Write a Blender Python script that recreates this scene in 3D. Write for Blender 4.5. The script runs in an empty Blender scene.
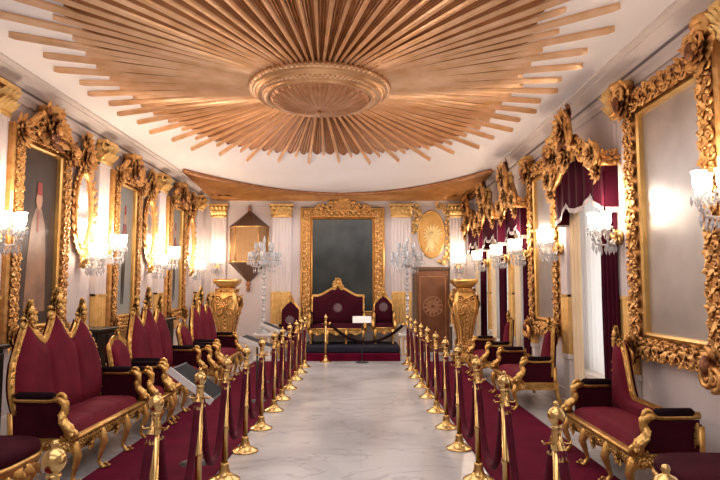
import bpy, math, random
from mathutils import Vector, Matrix
C = bpy.context.scene.collection
PI = math.pi
rnd = random.Random(7)
cos, sin = math.cos, math.sin

# ------------------------------------------------------------------ materials
def mat(name, col, rough=.5, metal=0, col2=None, nscale=8, bump=0, bscale=40, ao=0, aocol=(.12,.03,.01),
        sheen=0, sheentint=(1,.5,.5), trans=0, emit=None, estr=0, coat=0, spec=.5, stretch=None, wear=None):
    m = bpy.data.materials.new(name); m.use_nodes = True
    nt = m.node_tree; N = nt.nodes; L = nt.links
    b = N['Principled BSDF']
    b.inputs['Base Color'].default_value = (*col, 1)
    b.inputs['Roughness'].default_value = rough
    b.inputs['Metallic'].default_value = metal
    b.inputs['Specular IOR Level'].default_value = spec
    b.inputs['Transmission Weight'].default_value = trans
    b.inputs['Coat Weight'].default_value = coat
    if sheen:
        b.inputs['Sheen Weight'].default_value = sheen
        b.inputs['Sheen Tint'].default_value = (*sheentint, 1)
        b.inputs['Sheen Roughness'].default_value = .35
    if emit:
        b.inputs['Emission Color'].default_value = (*emit, 1)
        b.inputs['Emission Strength'].default_value = estr
    tc = N.new('ShaderNodeTexCoord')
    src = tc.outputs['Object']
    if stretch:
        mp = N.new('ShaderNodeMapping'); mp.inputs['Scale'].default_value = stretch
        L.new(src, mp.inputs['Vector']); src = mp.outputs['Vector']
    out = None
    if col2:
        n = N.new('ShaderNodeTexNoise'); n.inputs['Scale'].default_value = nscale; n.inputs['Detail'].default_value = 5
        L.new(src, n.inputs['Vector'])
        r = N.new('ShaderNodeValToRGB')
        r.color_ramp.elements[0].position = .32; r.color_ramp.elements[1].position = .68
        r.color_ramp.elements[0].color = (*col2, 1); r.color_ramp.elements[1].color = (*col, 1)
        L.new(n.outputs['Fac'], r.inputs['Fac']); out = r.outputs['Color']
    if ao:  # shade in the crevices is painted into the base colour
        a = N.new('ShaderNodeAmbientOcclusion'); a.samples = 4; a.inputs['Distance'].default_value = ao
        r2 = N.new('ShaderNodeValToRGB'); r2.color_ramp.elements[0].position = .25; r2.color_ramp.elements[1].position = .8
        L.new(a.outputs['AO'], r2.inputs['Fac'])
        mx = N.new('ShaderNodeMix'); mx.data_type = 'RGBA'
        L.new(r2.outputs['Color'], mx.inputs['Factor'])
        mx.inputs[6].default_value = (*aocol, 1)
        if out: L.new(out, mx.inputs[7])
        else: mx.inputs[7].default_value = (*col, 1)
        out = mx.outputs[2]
    if out: L.new(out, b.inputs['Base Color'])
    if bump:
        n = N.new('ShaderNodeTexNoise'); n.inputs['Scale'].default_value = bscale; n.inputs['Detail'].default_value = 4
        L.new(src, n.inputs['Vector'])
        bp = N.new('ShaderNodeBump'); bp.inputs['Strength'].default_value = bump; bp.inputs['Distance'].default_value = .01
        L.new(n.outputs['Fac'], bp.inputs['Height']); L.new(bp.outputs['Normal'], b.inputs['Normal'])
    return m

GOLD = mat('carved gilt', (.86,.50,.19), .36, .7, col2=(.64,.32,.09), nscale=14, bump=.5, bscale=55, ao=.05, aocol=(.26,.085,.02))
GOLDS = mat('smooth gilt moulding', (.86,.55,.20), .28, .85, col2=(.70,.40,.12), nscale=6, bump=.15, bscale=30)
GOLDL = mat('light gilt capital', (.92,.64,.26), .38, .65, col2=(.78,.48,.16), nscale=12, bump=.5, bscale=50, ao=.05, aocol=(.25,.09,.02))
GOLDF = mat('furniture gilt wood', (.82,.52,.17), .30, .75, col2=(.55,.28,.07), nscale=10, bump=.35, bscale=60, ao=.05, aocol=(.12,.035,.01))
GOLDD = mat('dark red tinted gilt', (.36,.16,.07), .35, .7, col2=(.13,.045,.03), nscale=16, bump=.5, bscale=60)
BRASS = mat('polished brass', (.66,.44,.18), .24, 1, col2=(.54,.34,.12), nscale=5)
RAYL = mat('ray strip gilt wood', (.88,.58,.36), .30, .40, col2=(.74,.43,.20), nscale=5, bump=.1, bscale=30)
RAYD = mat('ray panel brown wood', (.34,.125,.028), .42, .4, col2=(.21,.068,.014), nscale=5, bump=.2, bscale=30)
RAYF = mat('corner fan gilt wood', (.52,.25,.075), .42, .4, col2=(.38,.16,.04), nscale=5, bump=.2, bscale=30)
RINGM = mat('medallion ring gilt wood', (.60,.34,.16), .32, .5, col2=(.46,.23,.09), nscale=7)
MEDL = mat('door medallion bronze', (.42,.22,.12), .38, .4, col2=(.33,.15,.075), nscale=9)
MEDB = mat('medallion brown gilt', (.46,.22,.10), .38, .4, col2=(.34,.14,.05), nscale=9, bump=.2, bscale=40)
VELV = mat('maroon velvet seat', (.145,.008,.022), .75, 0, col2=(.095,.004,.014), nscale=5, spec=.12, sheen=.06, sheentint=(.9,.3,.35), bump=.1, bscale=200)
VELD = mat('dark maroon velvet', (.045,.003,.010), .8, 0, col2=(.03,.002,.007), nscale=6, spec=.1, sheen=.02, sheentint=(.8,.25,.3))
PAD = mat('near black arm velvet', (.012,.003,.006), .85, 0, col2=(.008,.002,.004), nscale=8, spec=.1)
ROPE = mat('burgundy rope velvet', (.085,.003,.016), .75, 0, col2=(.055,.002,.010), nscale=20, spec=.15, sheen=.06, sheentint=(.9,.25,.35))
CARP = mat('burgundy carpet', (.115,.003,.022), .9, 0, col2=(.08,.002,.014), nscale=3, spec=.08, sheen=.03, sheentint=(.9,.3,.45), bump=.3, bscale=300)
CURT = mat('maroon curtain velvet', (.055,.002,.014), .8, 0, col2=(.035,.0015,.008), nscale=4, spec=.1, sheen=.04, sheentint=(.9,.25,.35))
WALLM = mat('lilac grey plaster', (.64,.575,.57), .55, 0, col2=(.59,.525,.525), nscale=1.3, bump=.05, bscale=12)
CEILM = mat('off white ceiling', (.79,.76,.77), .7, 0, col2=(.74,.70,.70), nscale=.8)
WHITE = mat('painted white woodwork', (.74,.68,.64), .5, 0, col2=(.70,.63,.58), nscale=3)
SHAFT = mat('lilac white fluted plaster', (.66,.59,.58), .5, 0, col2=(.60,.53,.53), nscale=2)
CORN = mat('cornice plaster', (.68,.61,.58), .55, 0, col2=(.6,.53,.5), nscale=2)
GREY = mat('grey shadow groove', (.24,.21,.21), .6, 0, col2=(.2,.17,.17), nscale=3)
DARKW = mat('dark stained wood', (.018,.013,.012), .4, 0, col2=(.01,.008,.008), nscale=6)
DOORM = mat('bronze brown door', (.25,.105,.05), .34, .4, col2=(.15,.055,.027), nscale=3, bump=.1)
FRINGE = mat('silver grey fringe', (.55,.47,.45), .6, 0, col2=(.4,.33,.32), nscale=60)
PINK = mat('rose satin', (.62,.36,.30), .5, 0, col2=(.5,.25,.2), nscale=10)
CREAM = mat('cream curtain', (.80,.66,.46), .7, 0, col2=(.72,.56,.36), nscale=3)
BLUE = mat('dark navy dais felt', (.020,.020,.036), .75, 0, spec=.2, col2=(.016,.016,.028), nscale=4)
PAPER = mat('white printed card', (.75,.72,.7), .5, 0, col2=(.66,.63,.62), nscale=12)
PANELD = mat('dark panel face', (.018,.02,.022), .85, 0, spec=.15, col2=(.03,.03,.035), nscale=5)
STEEL = mat('dark grey metal', (.05,.05,.055), .5, .3)
LANT = mat('lantern brass mesh', (.42,.26,.12), .42, .5, col2=(.30,.17,.08), nscale=50, bump=.4, bscale=160)
LANTD = mat('lantern dark fretwork', (.20,.12,.075), .5, .35, col2=(.12,.07,.045), nscale=50, bump=.5, bscale=160)
CRYS = mat('cut crystal', (.78,.79,.82), .06, 0, trans=.55, coat=.3)
SHADE = mat('lit frosted glass shade', (1,.93,.82), .4, 0, emit=(1,.80,.58), estr=14)
CANDLE = mat('white candle tube', (.8,.76,.7), .5)
SILV = mat('oval mirror glass', (.86,.85,.84), .16, .95)
EMBL = mat('pale embroidery', (.22,.16,.17), .6, 0, col2=(.09,.03,.045), nscale=70)
STARF = mat('amber oval field', (.78,.47,.15), .45, .3, col2=(.66,.36,.10), nscale=6)
STARY = mat('pale gold star rays', (.92,.74,.36), .4, .3)

def mirror_mat(name, c1, c2, rough, metal, scale):
    m = mat(name, c1, rough, metal, col2=c2, nscale=scale)
    N = m.node_tree.nodes; L = m.node_tree.links; b = N['Principled BSDF']
    n = N.new('ShaderNodeTexNoise'); n.inputs['Scale'].default_value = scale * 1.7; n.inputs['Detail'].default_value = 8
    mp = N.new('ShaderNodeMapRange'); mp.inputs[3].default_value = rough * .7; mp.inputs[4].default_value = rough * 1.6
    L.new(n.outputs['Fac'], mp.inputs[0]); L.new(mp.outputs[0], b.inputs['Roughness'])
    return m
MIRG = mirror_mat('clouded old mirror', (.50,.49,.49), (.36,.35,.36), .34, .7, 2.2)
MIRD = mirror_mat('dark smoky mirror', (.040,.046,.042), (.010,.014,.013), .12, 0, 1.8)  # dark glass; mottled tones in its colour stand in for reflections

def floor_mat():
    m = bpy.data.materials.new('veined pale marble'); m.use_nodes = True
    nt = m.node_tree; N = nt.nodes; L = nt.links; b = N['Principled BSDF']
    tc = N.new('ShaderNodeTexCoord')
    n1 = N.new('ShaderNodeTexNoise'); n1.inputs['Scale'].default_value = .9; n1.inputs['Detail'].default_value = 7; n1.inputs['Distortion'].default_value = .8
    L.new(tc.outputs['Object'], n1.inputs['Vector'])
    r1 = N.new('ShaderNodeValToRGB'); e = r1.color_ramp.elements
    e[0].position = .3; e[0].color = (.35,.345,.36,1); e[1].position = .66; e[1].color = (.56,.555,.57,1)
    L.new(n1.outputs['Fac'], r1.inputs['Fac'])
    n2 = N.new('ShaderNodeTexNoise'); n2.inputs['Scale'].default_value = 1.1; n2.inputs['Detail'].default_value = 9; n2.inputs['Distortion'].default_value = 1.8
    mp = N.new('ShaderNodeMapping'); mp.inputs['Scale'].default_value = (.55,1.5,1); mp.inputs['Rotation'].default_value = (0,0,.5)
    L.new(tc.outputs['Object'], mp.inputs['Vector']); L.new(mp.outputs['Vector'], n2.inputs['Vector'])
    r2 = N.new('ShaderNodeValToRGB'); e = r2.color_ramp.elements
    e[0].position = .478; e[0].color = (1,1,1,1); e[1].position = .522; e[1].color = (1,1,1,1)
    k = r2.color_ramp.elements.new(.5); k.color = (.56,.54,.55,1)
    L.new(n2.outputs['Fac'], r2.inputs['Fac'])
    br = N.new('ShaderNodeTexBrick'); br.offset = 0
    br.inputs['Color1'].default_value = (1,1,1,1); br.inputs['Color2'].default_value = (.95,.93,.93,1); br.inputs['Mortar'].default_value = (.72,.68,.67,1)
    br.inputs['Scale'].default_value = 1; br.inputs['Brick Width'].default_value = 1.0; br.inputs['Row Height'].default_value = 1.0; br.inputs['Mortar Size'].default_value = .004
    L.new(tc.outputs['Object'], br.inputs['Vector'])
    a = N.new('ShaderNodeMix'); a.data_type = 'RGBA'; a.blend_type = 'MULTIPLY'; a.inputs[0].default_value = .45
    L.new(r1.outputs['Color'], a.inputs[6]); L.new(r2.outputs['Color'], a.inputs[7])
    c = N.new('ShaderNodeMix'); c.data_type = 'RGBA'; c.blend_type = 'MULTIPLY'; c.inputs[0].default_value = .25
    L.new(a.outputs[2], c.inputs[6]); L.new(br.outputs['Color'], c.inputs[7])
    L.new(c.outputs[2], b.inputs['Base Color'])
    b.inputs['Roughness'].default_value = .24
    return m
FLOORM = floor_mat()

def sheer_mat():
    m = bpy.data.materials.new('white sheer voile'); m.use_nodes = True
    nt = m.node_tree; N = nt.nodes; L = nt.links
    for n in list(N): N.remove(n)
    o = N.new('ShaderNodeOutputMaterial')
    d = N.new('ShaderNodeBsdfDiffuse'); d.inputs[0].default_value = (.92,.88,.84,1)
    t = N.new('ShaderNodeBsdfTranslucent'); t.inputs[0].default_value = (.98,.95,.92,1)
    x = N.new('ShaderNodeMixShader'); x.inputs[0].default_value = .6
    L.new(d.outputs[0], x.inputs[1]); L.new(t.outputs[0], x.inputs[2]); L.new(x.outputs[0], o.inputs[0])
    return m
SHEER = sheer_mat()

def pane_mat():
    m = bpy.data.materials.new('window glass'); m.use_nodes = True
    nt = m.node_tree; N = nt.nodes; L = nt.links
    for n in list(N): N.remove(n)
    o = N.new('ShaderNodeOutputMaterial'); t = N.new('ShaderNodeBsdfTransparent'); g = N.new('ShaderNodeBsdfGlossy'); g.inputs['Roughness'].default_value = .02
    x = N.new('ShaderNodeMixShader'); x.inputs[0].default_value = .07
    L.new(t.outputs[0], x.inputs[1]); L.new(g.outputs[0], x.inputs[2]); L.new(x.outputs[0], o.inputs[0])
    return m
PANE = pane_mat()

# ------------------------------------------------------------------ mesh builder
class MB:
    def __init__(s): s.v = []; s.f = []; s.m = []; s.s = []
    def add(s, verts, faces, mi=0, smooth=True, M=None):
        o = len(s.v)
        if M is not None: verts = [M @ Vector(p) for p in verts]
        s.v += [tuple(p) for p in verts]
        for f in faces:
            s.f.append([i + o for i in f]); s.m.append(mi); s.s.append(smooth)
        return s
    def build(s, name, mats, parent=None, bevel=0, loc=None):
        me = bpy.data.meshes.new(name)
        me.from_pydata(s.v, [], s.f)
        for m in (mats if isinstance(mats, (list, tuple)) else [mats]): me.materials.append(m)
        me.polygons.foreach_set('material_index', s.m); me.polygons.foreach_set('use_smooth', s.s)
        me.update()
        o = bpy.data.objects.new(name, me); C.objects.link(o)
        if parent: o.parent = parent
        if loc: o.location = loc
        if bevel:
            b = o.modifiers.new('b', 'BEVEL'); b.width = bevel; b.segments = 2; b.limit_method = 'ANGLE'
        return o
    # --- primitives
    def box(s, a, b, mi=0, M=None):
        x0,y0,z0 = a; x1,y1,z1 = b
        v = [(x0,y0,z0),(x1,y0,z0),(x1,y1,z0),(x0,y1,z0),(x0,y0,z1),(x1,y0,z1),(x1,y1,z1),(x0,y1,z1)]
        return s.add(v, [(0,3,2,1),(4,5,6,7),(0,1,5,4),(1,2,6,5),(2,3,7,6),(3,0,4,7)], mi, False, M)
    def lathe(s, prof, seg=16, mi=0, M=None, lobes=0, amp=0, square=0, smooth=True):
        v = []; f = []; n = len(prof)
        for r, z in prof:
            for k in range(seg):
                a = 2*PI*k/seg
                q = 1
                if square:
                    p = 2 + square*6
                    q = 1/((abs(cos(a))**p + abs(sin(a))**p)**(1/p))
                if lobes: q *= 1 + amp*cos(lobes*a)
                v.append((r*q*cos(a), r*q*sin(a), z))
        for j in range(n-1):
            for k in range(seg):
                k2 = (k+1) % seg
                f.append((j*seg+k, j*seg+k2, (j+1)*seg+k2, (j+1)*seg+k))
        f.append(tuple(range(seg-1,-1,-1))); f.append(tuple((n-1)*seg+k for k in range(seg)))
        return s.add(v, f, mi, smooth, M)
    def tube(s, pts, rad, seg=8, mi=0, M=None, closed=False):
        pts = [Vector(p) for p in pts]; n = len(pts)
        if not isinstance(rad, (list, tuple)): rad = [rad]*n
        v = []; f = []; up = None
        for i in range(n):
            t = (pts[(i+1) % n if closed else min(i+1,n-1)] - pts[i-1 if closed else max(i-1,0)])
            t = t.normalized() if t.length > 1e-9 else Vector((0,0,1))
            if up is None:
                up = Vector((0,0,1)) if abs(t.z) < .9 else Vector((1,0,0))
            up = (up - t*up.dot(t)); up = up.normalized() if up.length > 1e-6 else t.orthogonal().normalized()
            w = t.cross(up)
            for k in range(seg):
                a = 2*PI*k/seg
                v.append(pts[i] + (up*cos(a) + w*sin(a))*rad[i])
        rng = n if closed else n-1
        for j in range(rng):
            j2 = (j+1) % n
            for k in range(seg):
                k2 = (k+1) % seg
                f.append((j*seg+k, j*seg+k2, j2*seg+k2, j2*seg+k))
        if not closed:
            f.append(tuple(range(seg-1,-1,-1))); f.append(tuple((n-1)*seg+k for k in range(seg)))
        return s.add(v, f, mi, True, M)
    def blob(s, c, r, mi=0, M=None, seg=8, rings=5):
        if not isinstance(r, (tuple, list)): r = (r,r,r)
        v = [(c[0], c[1], c[2]-r[2])]; f = []
        for j in range(1, rings):
            a = PI*j/rings - PI/2
            for k in range(seg):
                b = 2*PI*k/seg
                v.append((c[0]+r[0]*cos(a)*cos(b), c[1]+r[1]*cos(a)*sin(b), c[2]+r[2]*sin(a)))
        v.append((c[0], c[1], c[2]+r[2])); T = len(v)-1
        for k in range(seg):
            k2 = (k+1) % seg
            f.append((0, 1+k2, 1+k)); f.append((T, T-seg+k, T-seg+k2))
            for j in range(rings-2):
                f.append((1+j*seg+k, 1+j*seg+k2, 1+(j+1)*seg+k2, 1+(j+1)*seg+k))
        return s.add(v, f, mi, True, M)
    def prism(s, outline, y0, y1, mi=0, M=None, smooth=False):   # outline in xz
        n = len(outline)
        v = [(x,y0,z) for x,z in outline] + [(x,y1,z) for x,z in outline]
        f = [tuple(range(n)), tuple(range(2*n-1, n-1, -1))]
        for i in range(n):
            j = (i+1) % n
            f.append((i, i+n, j+n, j))
        return s.add(v, f, mi, smooth, M)
    def grid(s, fn, nu, nv, mi=0, M=None, smooth=True):
        v = [fn(i/nu, j/nv) for j in range(nv+1) for i in range(nu+1)]
        f = [(j*(nu+1)+i, j*(nu+1)+i+1, (j+1)*(nu+1)+i+1, (j+1)*(nu+1)+i) for j in range(nv) for i in range(nu)]
        return s.add(v, f, mi, smooth, M)
    def leaf(s, p, d, n, Ln, W, curl=.4, mi=0):
        """acanthus leaf: root p, direction d, facing n"""
        d = Vector(d).normalized(); n = Vector(n); n = (n - d*n.dot(d)).normalized(); w = d.cross(n); p = Vector(p)
        v = []; NU = 6
        for i in range(NU+1):
            t = i/NU
            wd = W*(sin(PI*min(1, .12+.88*t))**.8)*(1+.28*cos(PI*(2*i)))*(1.15 if i % 2 else .8)
            if i == NU: wd = W*.08
            c = p + d*(Ln*(t - .12*curl*t*t)) + n*(Ln*curl*(.25*sin(PI*t) + .55*t**3))
            v += [c - w*wd*.5 - n*wd*.22, c + n*.10*W, c + w*wd*.5 - n*wd*.22]
        f = []
        for i in range(NU):
            a = i*3
            f += [(a, a+1, a+4, a+3), (a+1, a+2, a+5, a+4)]
        return s.add(v, f, mi, True)
    def volute(s, c, u, w, r, turns=1.4, th=.3, sgn=1, mi=0, a0=0, seg=6):
        c = Vector(c); u = Vector(u).normalized(); w = Vector(w).normalized(); P = []; R = []
        n = int(12*turns)
        for i in range(n+1):
            t = i/n; rr = r*(1-.85*t); a = a0 + sgn*t*turns*2*PI
            P.append(c + u*(rr*cos(a)) + w*(rr*sin(a))); R.append(r*th*(1-.55*t))
        return s.tube(P, R, seg, mi)

def carve(mb, p0, p1, n, width, step=.07, sc=1, mi=0, r=rnd, alt=None):
    """dense low relief foliage and scrolls along a line on a surface facing n"""
    p0 = Vector(p0); p1 = Vector(p1); n = Vector(n).normalized(); d = p1-p0; L = d.length; d.normalize(); s = n.cross(d)
    k = max(2, int(L/(width*.30)))
    for i in range(k):
        t = (i+.5)/k; c = p0.lerp(p1, t); q = 1 if i % 2 else -1
        pick = lambda: mi if (alt is None or r.random() > .08) else alt
        mb.volute(c + s*q*width*.24 + n*width*.05, d*q, s*q, width*.20, 1.15, .30, q, mi, r.uniform(0,6), 5)
        for sg in (-1, 1):
            a = r.uniform(.4, 1.1)
            dd = d*cos(a)*q*sg + s*sg*sin(a)
            mb.leaf(c + s*sg*width*.14, dd + n*.12, n, width*r.uniform(.34, .46)*sc, width*r.uniform(.22,.30)*sc, r.uniform(.1,.35), pick())
        a = r.uniform(-.5,.5)
        mb.leaf(c + n*width*.04, d*cos(a)*q + s*sin(a) + n*.25, n, width*.40, width*.22, .3, mi)
        mb.blob(c - s*q*width*.26 + n*width*.06, (width*.085,)*3, mi, None, 6, 4)

def cluster(mb, c, n, up, size, k=12, mi=0, r=rnd, spread=PI, alt=None):
    """rosette of overlapping narrow leaves with a boss"""
    c = Vector(c); n = Vector(n).normalized(); up = Vector(up).normalized(); s = up.cross(n)
    for ring, (ln, lift, kk) in enumerate(((.95,.05,k),(.70,.22,k),(.46,.45,max(5,k//2)))):
        for i in range(kk):
            a = -spread + 2*spread*(i+.5+.5*(ring % 2))/kk
            d = up*cos(a) + s*sin(a) + n*lift
            mb.leaf(c + n*size*.07*ring, d, n, size*ln*r.uniform(.75,1.05), size*.32*(1.1-.2*ring), r.uniform(.05,.3), mi if (alt is None or r.random() > .12) else alt)
    mb.blob(c + n*size*.18, (size*.19,)*3, mi, None, 8, 5)

# ------------------------------------------------------------------ naming
def thing(name, label, cat, loc=(0,0,0), rz=0, group=None):
    o = bpy.data.objects.new(name, None); C.objects.link(o)
    o.empty_display_size = .1
    o.location = loc; o.rotation_euler = (0,0,rz)
    o['label'] = label; o['category'] = cat
    if group: o['group'] = group
    return o
def tag(o, label, cat, group=None):
    o['label'] = label; o['category'] = cat
    if group: o['group'] = group
    return o
def struct(o): o['kind'] = 'structure'; return o
def dup(root, loc, rz, label, group=None):
    r = root.copy(); C.objects.link(r); r.location = loc; r.rotation_euler = (0,0,rz)
    r['label'] = label
    if group: r['group'] = group
    for ch in list(root.children):
        c = ch.copy(); C.objects.link(c); c.parent = r
        for g in list(ch.children):
            d = g.copy(); C.objects.link(d); d.parent = c
    return r
ORD = ['first','second','third','fourth','fifth','sixth','seventh','eighth','ninth','tenth','eleventh','twelfth','thirteenth','fourteenth']

# ------------------------------------------------------------------ room shell
XL, XR, YF, YB, H = -3.60, 2.65, 13.25, -2.6, 3.68
XC = -.43
struct(MB().box((XL-.2,YB-.2,-.1),(XR+.2,YF+.2,0)).build('floor', FLOORM))
struct(MB().box((XL-.2,YB-.2,H),(XR+.6,YF+.2,H+.1)).build('ceiling', CEILM))
struct(MB().box((XL-.2,YB-.2,0),(XL,YF+.2,H)).build('wall_left', WALLM))
struct(MB().box((XL,YF,0),(XR,YF+.2,H)).build('wall_far', WALLM))
struct(MB().box((XL,YB-.2,0),(XR,YB,H)).build('wall_back', WALLM))
WINS = [(6.42,.60),(9.2,.42),(10.85,.50),(12.45,.45),(3.1,.5)]
WZ0, WZ1 = .52, 2.75
wb = MB()
ys = sorted([YB-.2, YF+.2] + [c-h for c,h in WINS] + [c+h for c,h in WINS])
T = .35
for a, b in zip(ys, ys[1:]):
    if any(abs((a+b)/2-c) < h for c,h in WINS):
        wb.box((XR,a,0),(XR+T,b,WZ0)); wb.box((XR,a,WZ1),(XR+T,b,H))
    else: wb.box((XR,a,0),(XR+T,b,H))
struct(wb.build('wall_right', WALLM))
for i, (c, h) in enumerate(WINS):
    f = MB(); x0, x1 = XR+.2, XR+.26
    for (a,b,p,q) in ((c-h,c-h+.06,WZ0,WZ1),(c+h-.06,c+h,WZ0,WZ1),(c-h,c+h,WZ0,WZ0+.06),(c-h,c+h,WZ1-.06,WZ1),(c-.03,c+.03,WZ0,WZ1),(c-h,c+h,1.95,2.0)):
        f.box((x0,a,p),(x1,b,q))
    o = struct(f.build(f'window_{i+1}', WHITE, bevel=.006))
    MB().box((XR-.06,c-h-.03,WZ0-.05),(XR+.2,c+h+.03,WZ0+.012)).build('sill', WHITE, o, bevel=.008)
    MB().box((XR+.225,c-h+.05,WZ0+.05),(XR+.229,c+h-.05,WZ1-.05)).build('pane', PANE, o)

# cornices and baseboards (swept profile): off = distance from the wall, z
def cornice(n, wall):
    prof = [(0,3.44),(.02,3.44),(.03,3.50),(.045,3.52),(.045,3.56),(.06,3.565),(.07,3.575),(.10,3.60),(.17,3.625),(.20,3.635),(.20,3.65),(.26,3.66),(.26,H)]
    mb = MB(); v = []; f = []
    for o, z in prof:
        if wall == 'l': v += [(XL+o,YB,z),(XL+o,YF-o,z)]
        if wall == 'r': v += [(XR-o,YF-o,z),(XR-o,YB,z)]
        if wall == 'f': v += [(XL+o,YF-o,z),(XR-o,YF-o,z)]
    for i in range(len(prof)-1): f.append((2*i,2*i+1,2*i+3,2*i+2))
    mb.add(v, f, 0, False)
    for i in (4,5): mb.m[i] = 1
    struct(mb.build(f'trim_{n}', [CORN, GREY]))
cornice(1,'l'); cornice(2,'r'); cornice(3,'f')
for nm, a, b in (('left',(XL,YB,0),(XL+.03,YF,.22)),('right',(XR-.03,YB,0),(XR,YF,.22)),('far',(XL,YF-.03,0),(XR,YF,.22))):
    struct(MB().box(a,b).build('baseboard_'+nm, WHITE, bevel=.01))

# ------------------------------------------------------------------ pilasters
TN = [3]
def pilaster(x, y, rz, w, gold=False, dep=.07, z_cap=3.12):
    TN[0] += 1
    r = bpy.data.objects.new(f'trim_{TN[0]}', None); C.objects.link(r); r.location = (x,y,0); r.rotation_euler = (0,0,rz); r['kind'] = 'structure'
    hw = w/2
    m = MB(); m.box((-hw-.03,-dep-.03,0),(hw+.03,0,.10)); m.box((-hw,-dep,.10),(hw,0,.62)); m.box((-hw-.02,-dep-.02,.62),(hw+.02,0,.68))
    m.build('pedestal', WHITE, r, bevel=.008)
    def flute(z0, z1, name, ma, amp):
        nf = max(3, int(w/.072)); N_ = nf*6
        mm = MB()
        def fn(u, v):
            ph = (u*nf) % 1
            return (-hw+w*u, -dep - amp*(.5-.5*cos(2*PI*u*nf)), z0+(z1-z0)*v)
        mm.grid(fn, N_, 1)
        mm.box((-hw,-dep,z0),(-hw+.004,0,z1)); mm.box((hw-.004,-dep,z0),(hw,0,z1)); mm.box((-hw,-dep-amp,z1-.03),(hw,0,z1))
        mm.build(name, ma, r)
    flute(.68, 1.42, 'fluted_base', GOLDL, .022)
    flute(1.42, z_cap, 'shaft', GOLDL if gold else SHAFT, .016)
    c = MB()
    c.lathe([(hw*1.0,z_cap),(hw*1.02,z_cap+.03),(hw*.92,z_cap+.06),(hw*1.0,z_cap+.16),(hw*1.14,z_cap+.26)], 16, 0, Matrix.Translation((0,-.045,0)) @ Matrix.Diagonal((1,.45,1,1)), square=1)
    c.box((-hw*1.2,-dep-.09,z_cap+.26),(hw*1.2,0,z_cap+.31))
    for row, zz, k in ((0,z_cap+.02,5),(1,z_cap+.12,4)):
        for i in range(k):
            c.leaf((-hw+w*(i+.5)/k,-dep-.01-.015*row,zz), (0,-.3,1), (0,-1,0), .17, w/k*1.1, .9)
    for sg in (-1,1):
        c.volute((sg*hw*.95,-dep-.05,z_cap+.22), (sg,0,0), (0,0,1), .055, 1.5, .3, sg, 0, PI/2)
    c.build('capital', GOLDL, r)
for y in (5.50, 7.82, 10.15, 12.55): pilaster(XL, y, PI/2, .28 if y < 6 else .32, z_cap=3.2)
for y, g in ((5.66,False),(3.85,False),(7.33,False),(9.98,True),(11.62,True),(8.77,True)): pilaster(XR, y, -PI/2, .26 if y > 3.9 and y < 6 else .22, g, z_cap=3.2)
for x in (-3.28, -1.83, .93, 2.22): pilaster(x, YF, 0, .46 if abs(x) < 2 else .36)

# ------------------------------------------------------------------ ceiling sunburst
SX, SY = -.44, 6.02
def srad(a, A=2.60, B=3.86, p=3.0):
    return 1/((abs(cos(a))/A)**p + (abs(sin(a))/B)**p)**(1/p)
t = thing('ceiling_sunburst', 'huge gilded wooden sunburst of long ribbed rays spread across the white ceiling', 'ceiling ornament', (SX,SY,H))
def ray(a, r0, r1, w0, w1, h, name, ma, ridges=1, tip=.12, sink=0):
    """a ribbed bar hanging under the ceiling, running outward in direction a"""
    d = Vector((cos(a), sin(a), 0)); s = Vector((-sin(a), cos(a), 0)); mb = MB()
    sec = []
    for i in range(2*ridges+1):
        u = -1 + 2*i/(2*ridges)
        sec.append((u, -h if i % 2 else -h*.35))
    v = []; n = len(sec)+2
    for rr, ww, hh in ((r0,w0,1),(r1-tip,w1,1),(r1,w1*.18 if ridges > 1 else w1*.55,.8)):
        v.append(d*rr + s*(-ww/2) + Vector((0,0,-.001)))
        v += [d*rr + s*(u*ww/2) + Vector((0,0,z*hh)) for u, z in sec]
        v.append(d*rr + s*(ww/2) + Vector((0,0,-.001)))
    f = [(j*n+i, j*n+i+1, (j+1)*n+i+1, (j+1)*n+i) for j in range(2) for i in range(n-1)]
    f.append(tuple(2*n+i for i in range(n-1,-1,-1)))
    mb.add(v, f, 0, False)
    mb.build(name, ma, t)
NR = 46; DA = 2*PI/NR; A0 = math.radians(3)
for i in range(NR):
    a = A0 + i*DA; R = srad(a)*(1 - .03*(i % 2))
    ray(a, .62, R, .034, .024+.008*R, .060, 'long_ray', RAYL, 1, .05)
    a2 = a + DA/2; R2 = srad(a2)*(.85 - .05*abs(cos(a2)) + .04*rnd.random())
    ray(a2, .62, R2, .028, .020+.007*R2, .052, 'short_ray', RAYL, 1, .05)
    for k in (.25, .75):
        a3 = a + DA*k; R3 = srad(a3)*(.825 - .09*abs(cos(a3)) + .03*rnd.random())
        ray(a3, .60, R3, .030, max(.05, DA/2*R3 - .075), .030, 'ray_panel', RAYD, 3, .16)
m = MB()
m.lathe([(.745,-.02),(.76,-.05),(.75,-.085),(.715,-.10),(.70,-.095),(.69,-.12),(.655,-.145),(.625,-.15),(.605,-.14),(.60,-.165),(.575,-.185),(.545,-.18),(.535,-.15),(.5,-.12)], 72)
m.build('medallion_ring', RINGM, t)
for rad, zz, br in ((.745,-.07,.016),(.655,-.145,.012)):
    m = MB()
    m.tube([(rad*cos(2*PI*k/72),rad*sin(2*PI*k/72),zz+.006) for k in range(72)], br*.8, 6, 0, None, True)
    for k in range(84):
        a = 2*PI*k/84
        m.blob((rad*cos(a),rad*sin(a),zz-.006), br*1.15, 0, None, 6, 4)
    m.build('bead_moulding', RAYL, t)
m = MB()
v = []; f = []; seg = 128; prof = [(.535,-.15),(.50,-.19),(.40,-.235),(.28,-.268),(.15,-.29),(.05,-.298),(.0,-.30)]
for r, z in prof:
    for k in range(seg):
        a = 2*PI*k/seg; amp = .014*(r/.5)
        v.append((r*cos(a), r*sin(a), z - (amp if k % 4 in (1,2) else 0)))
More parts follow.
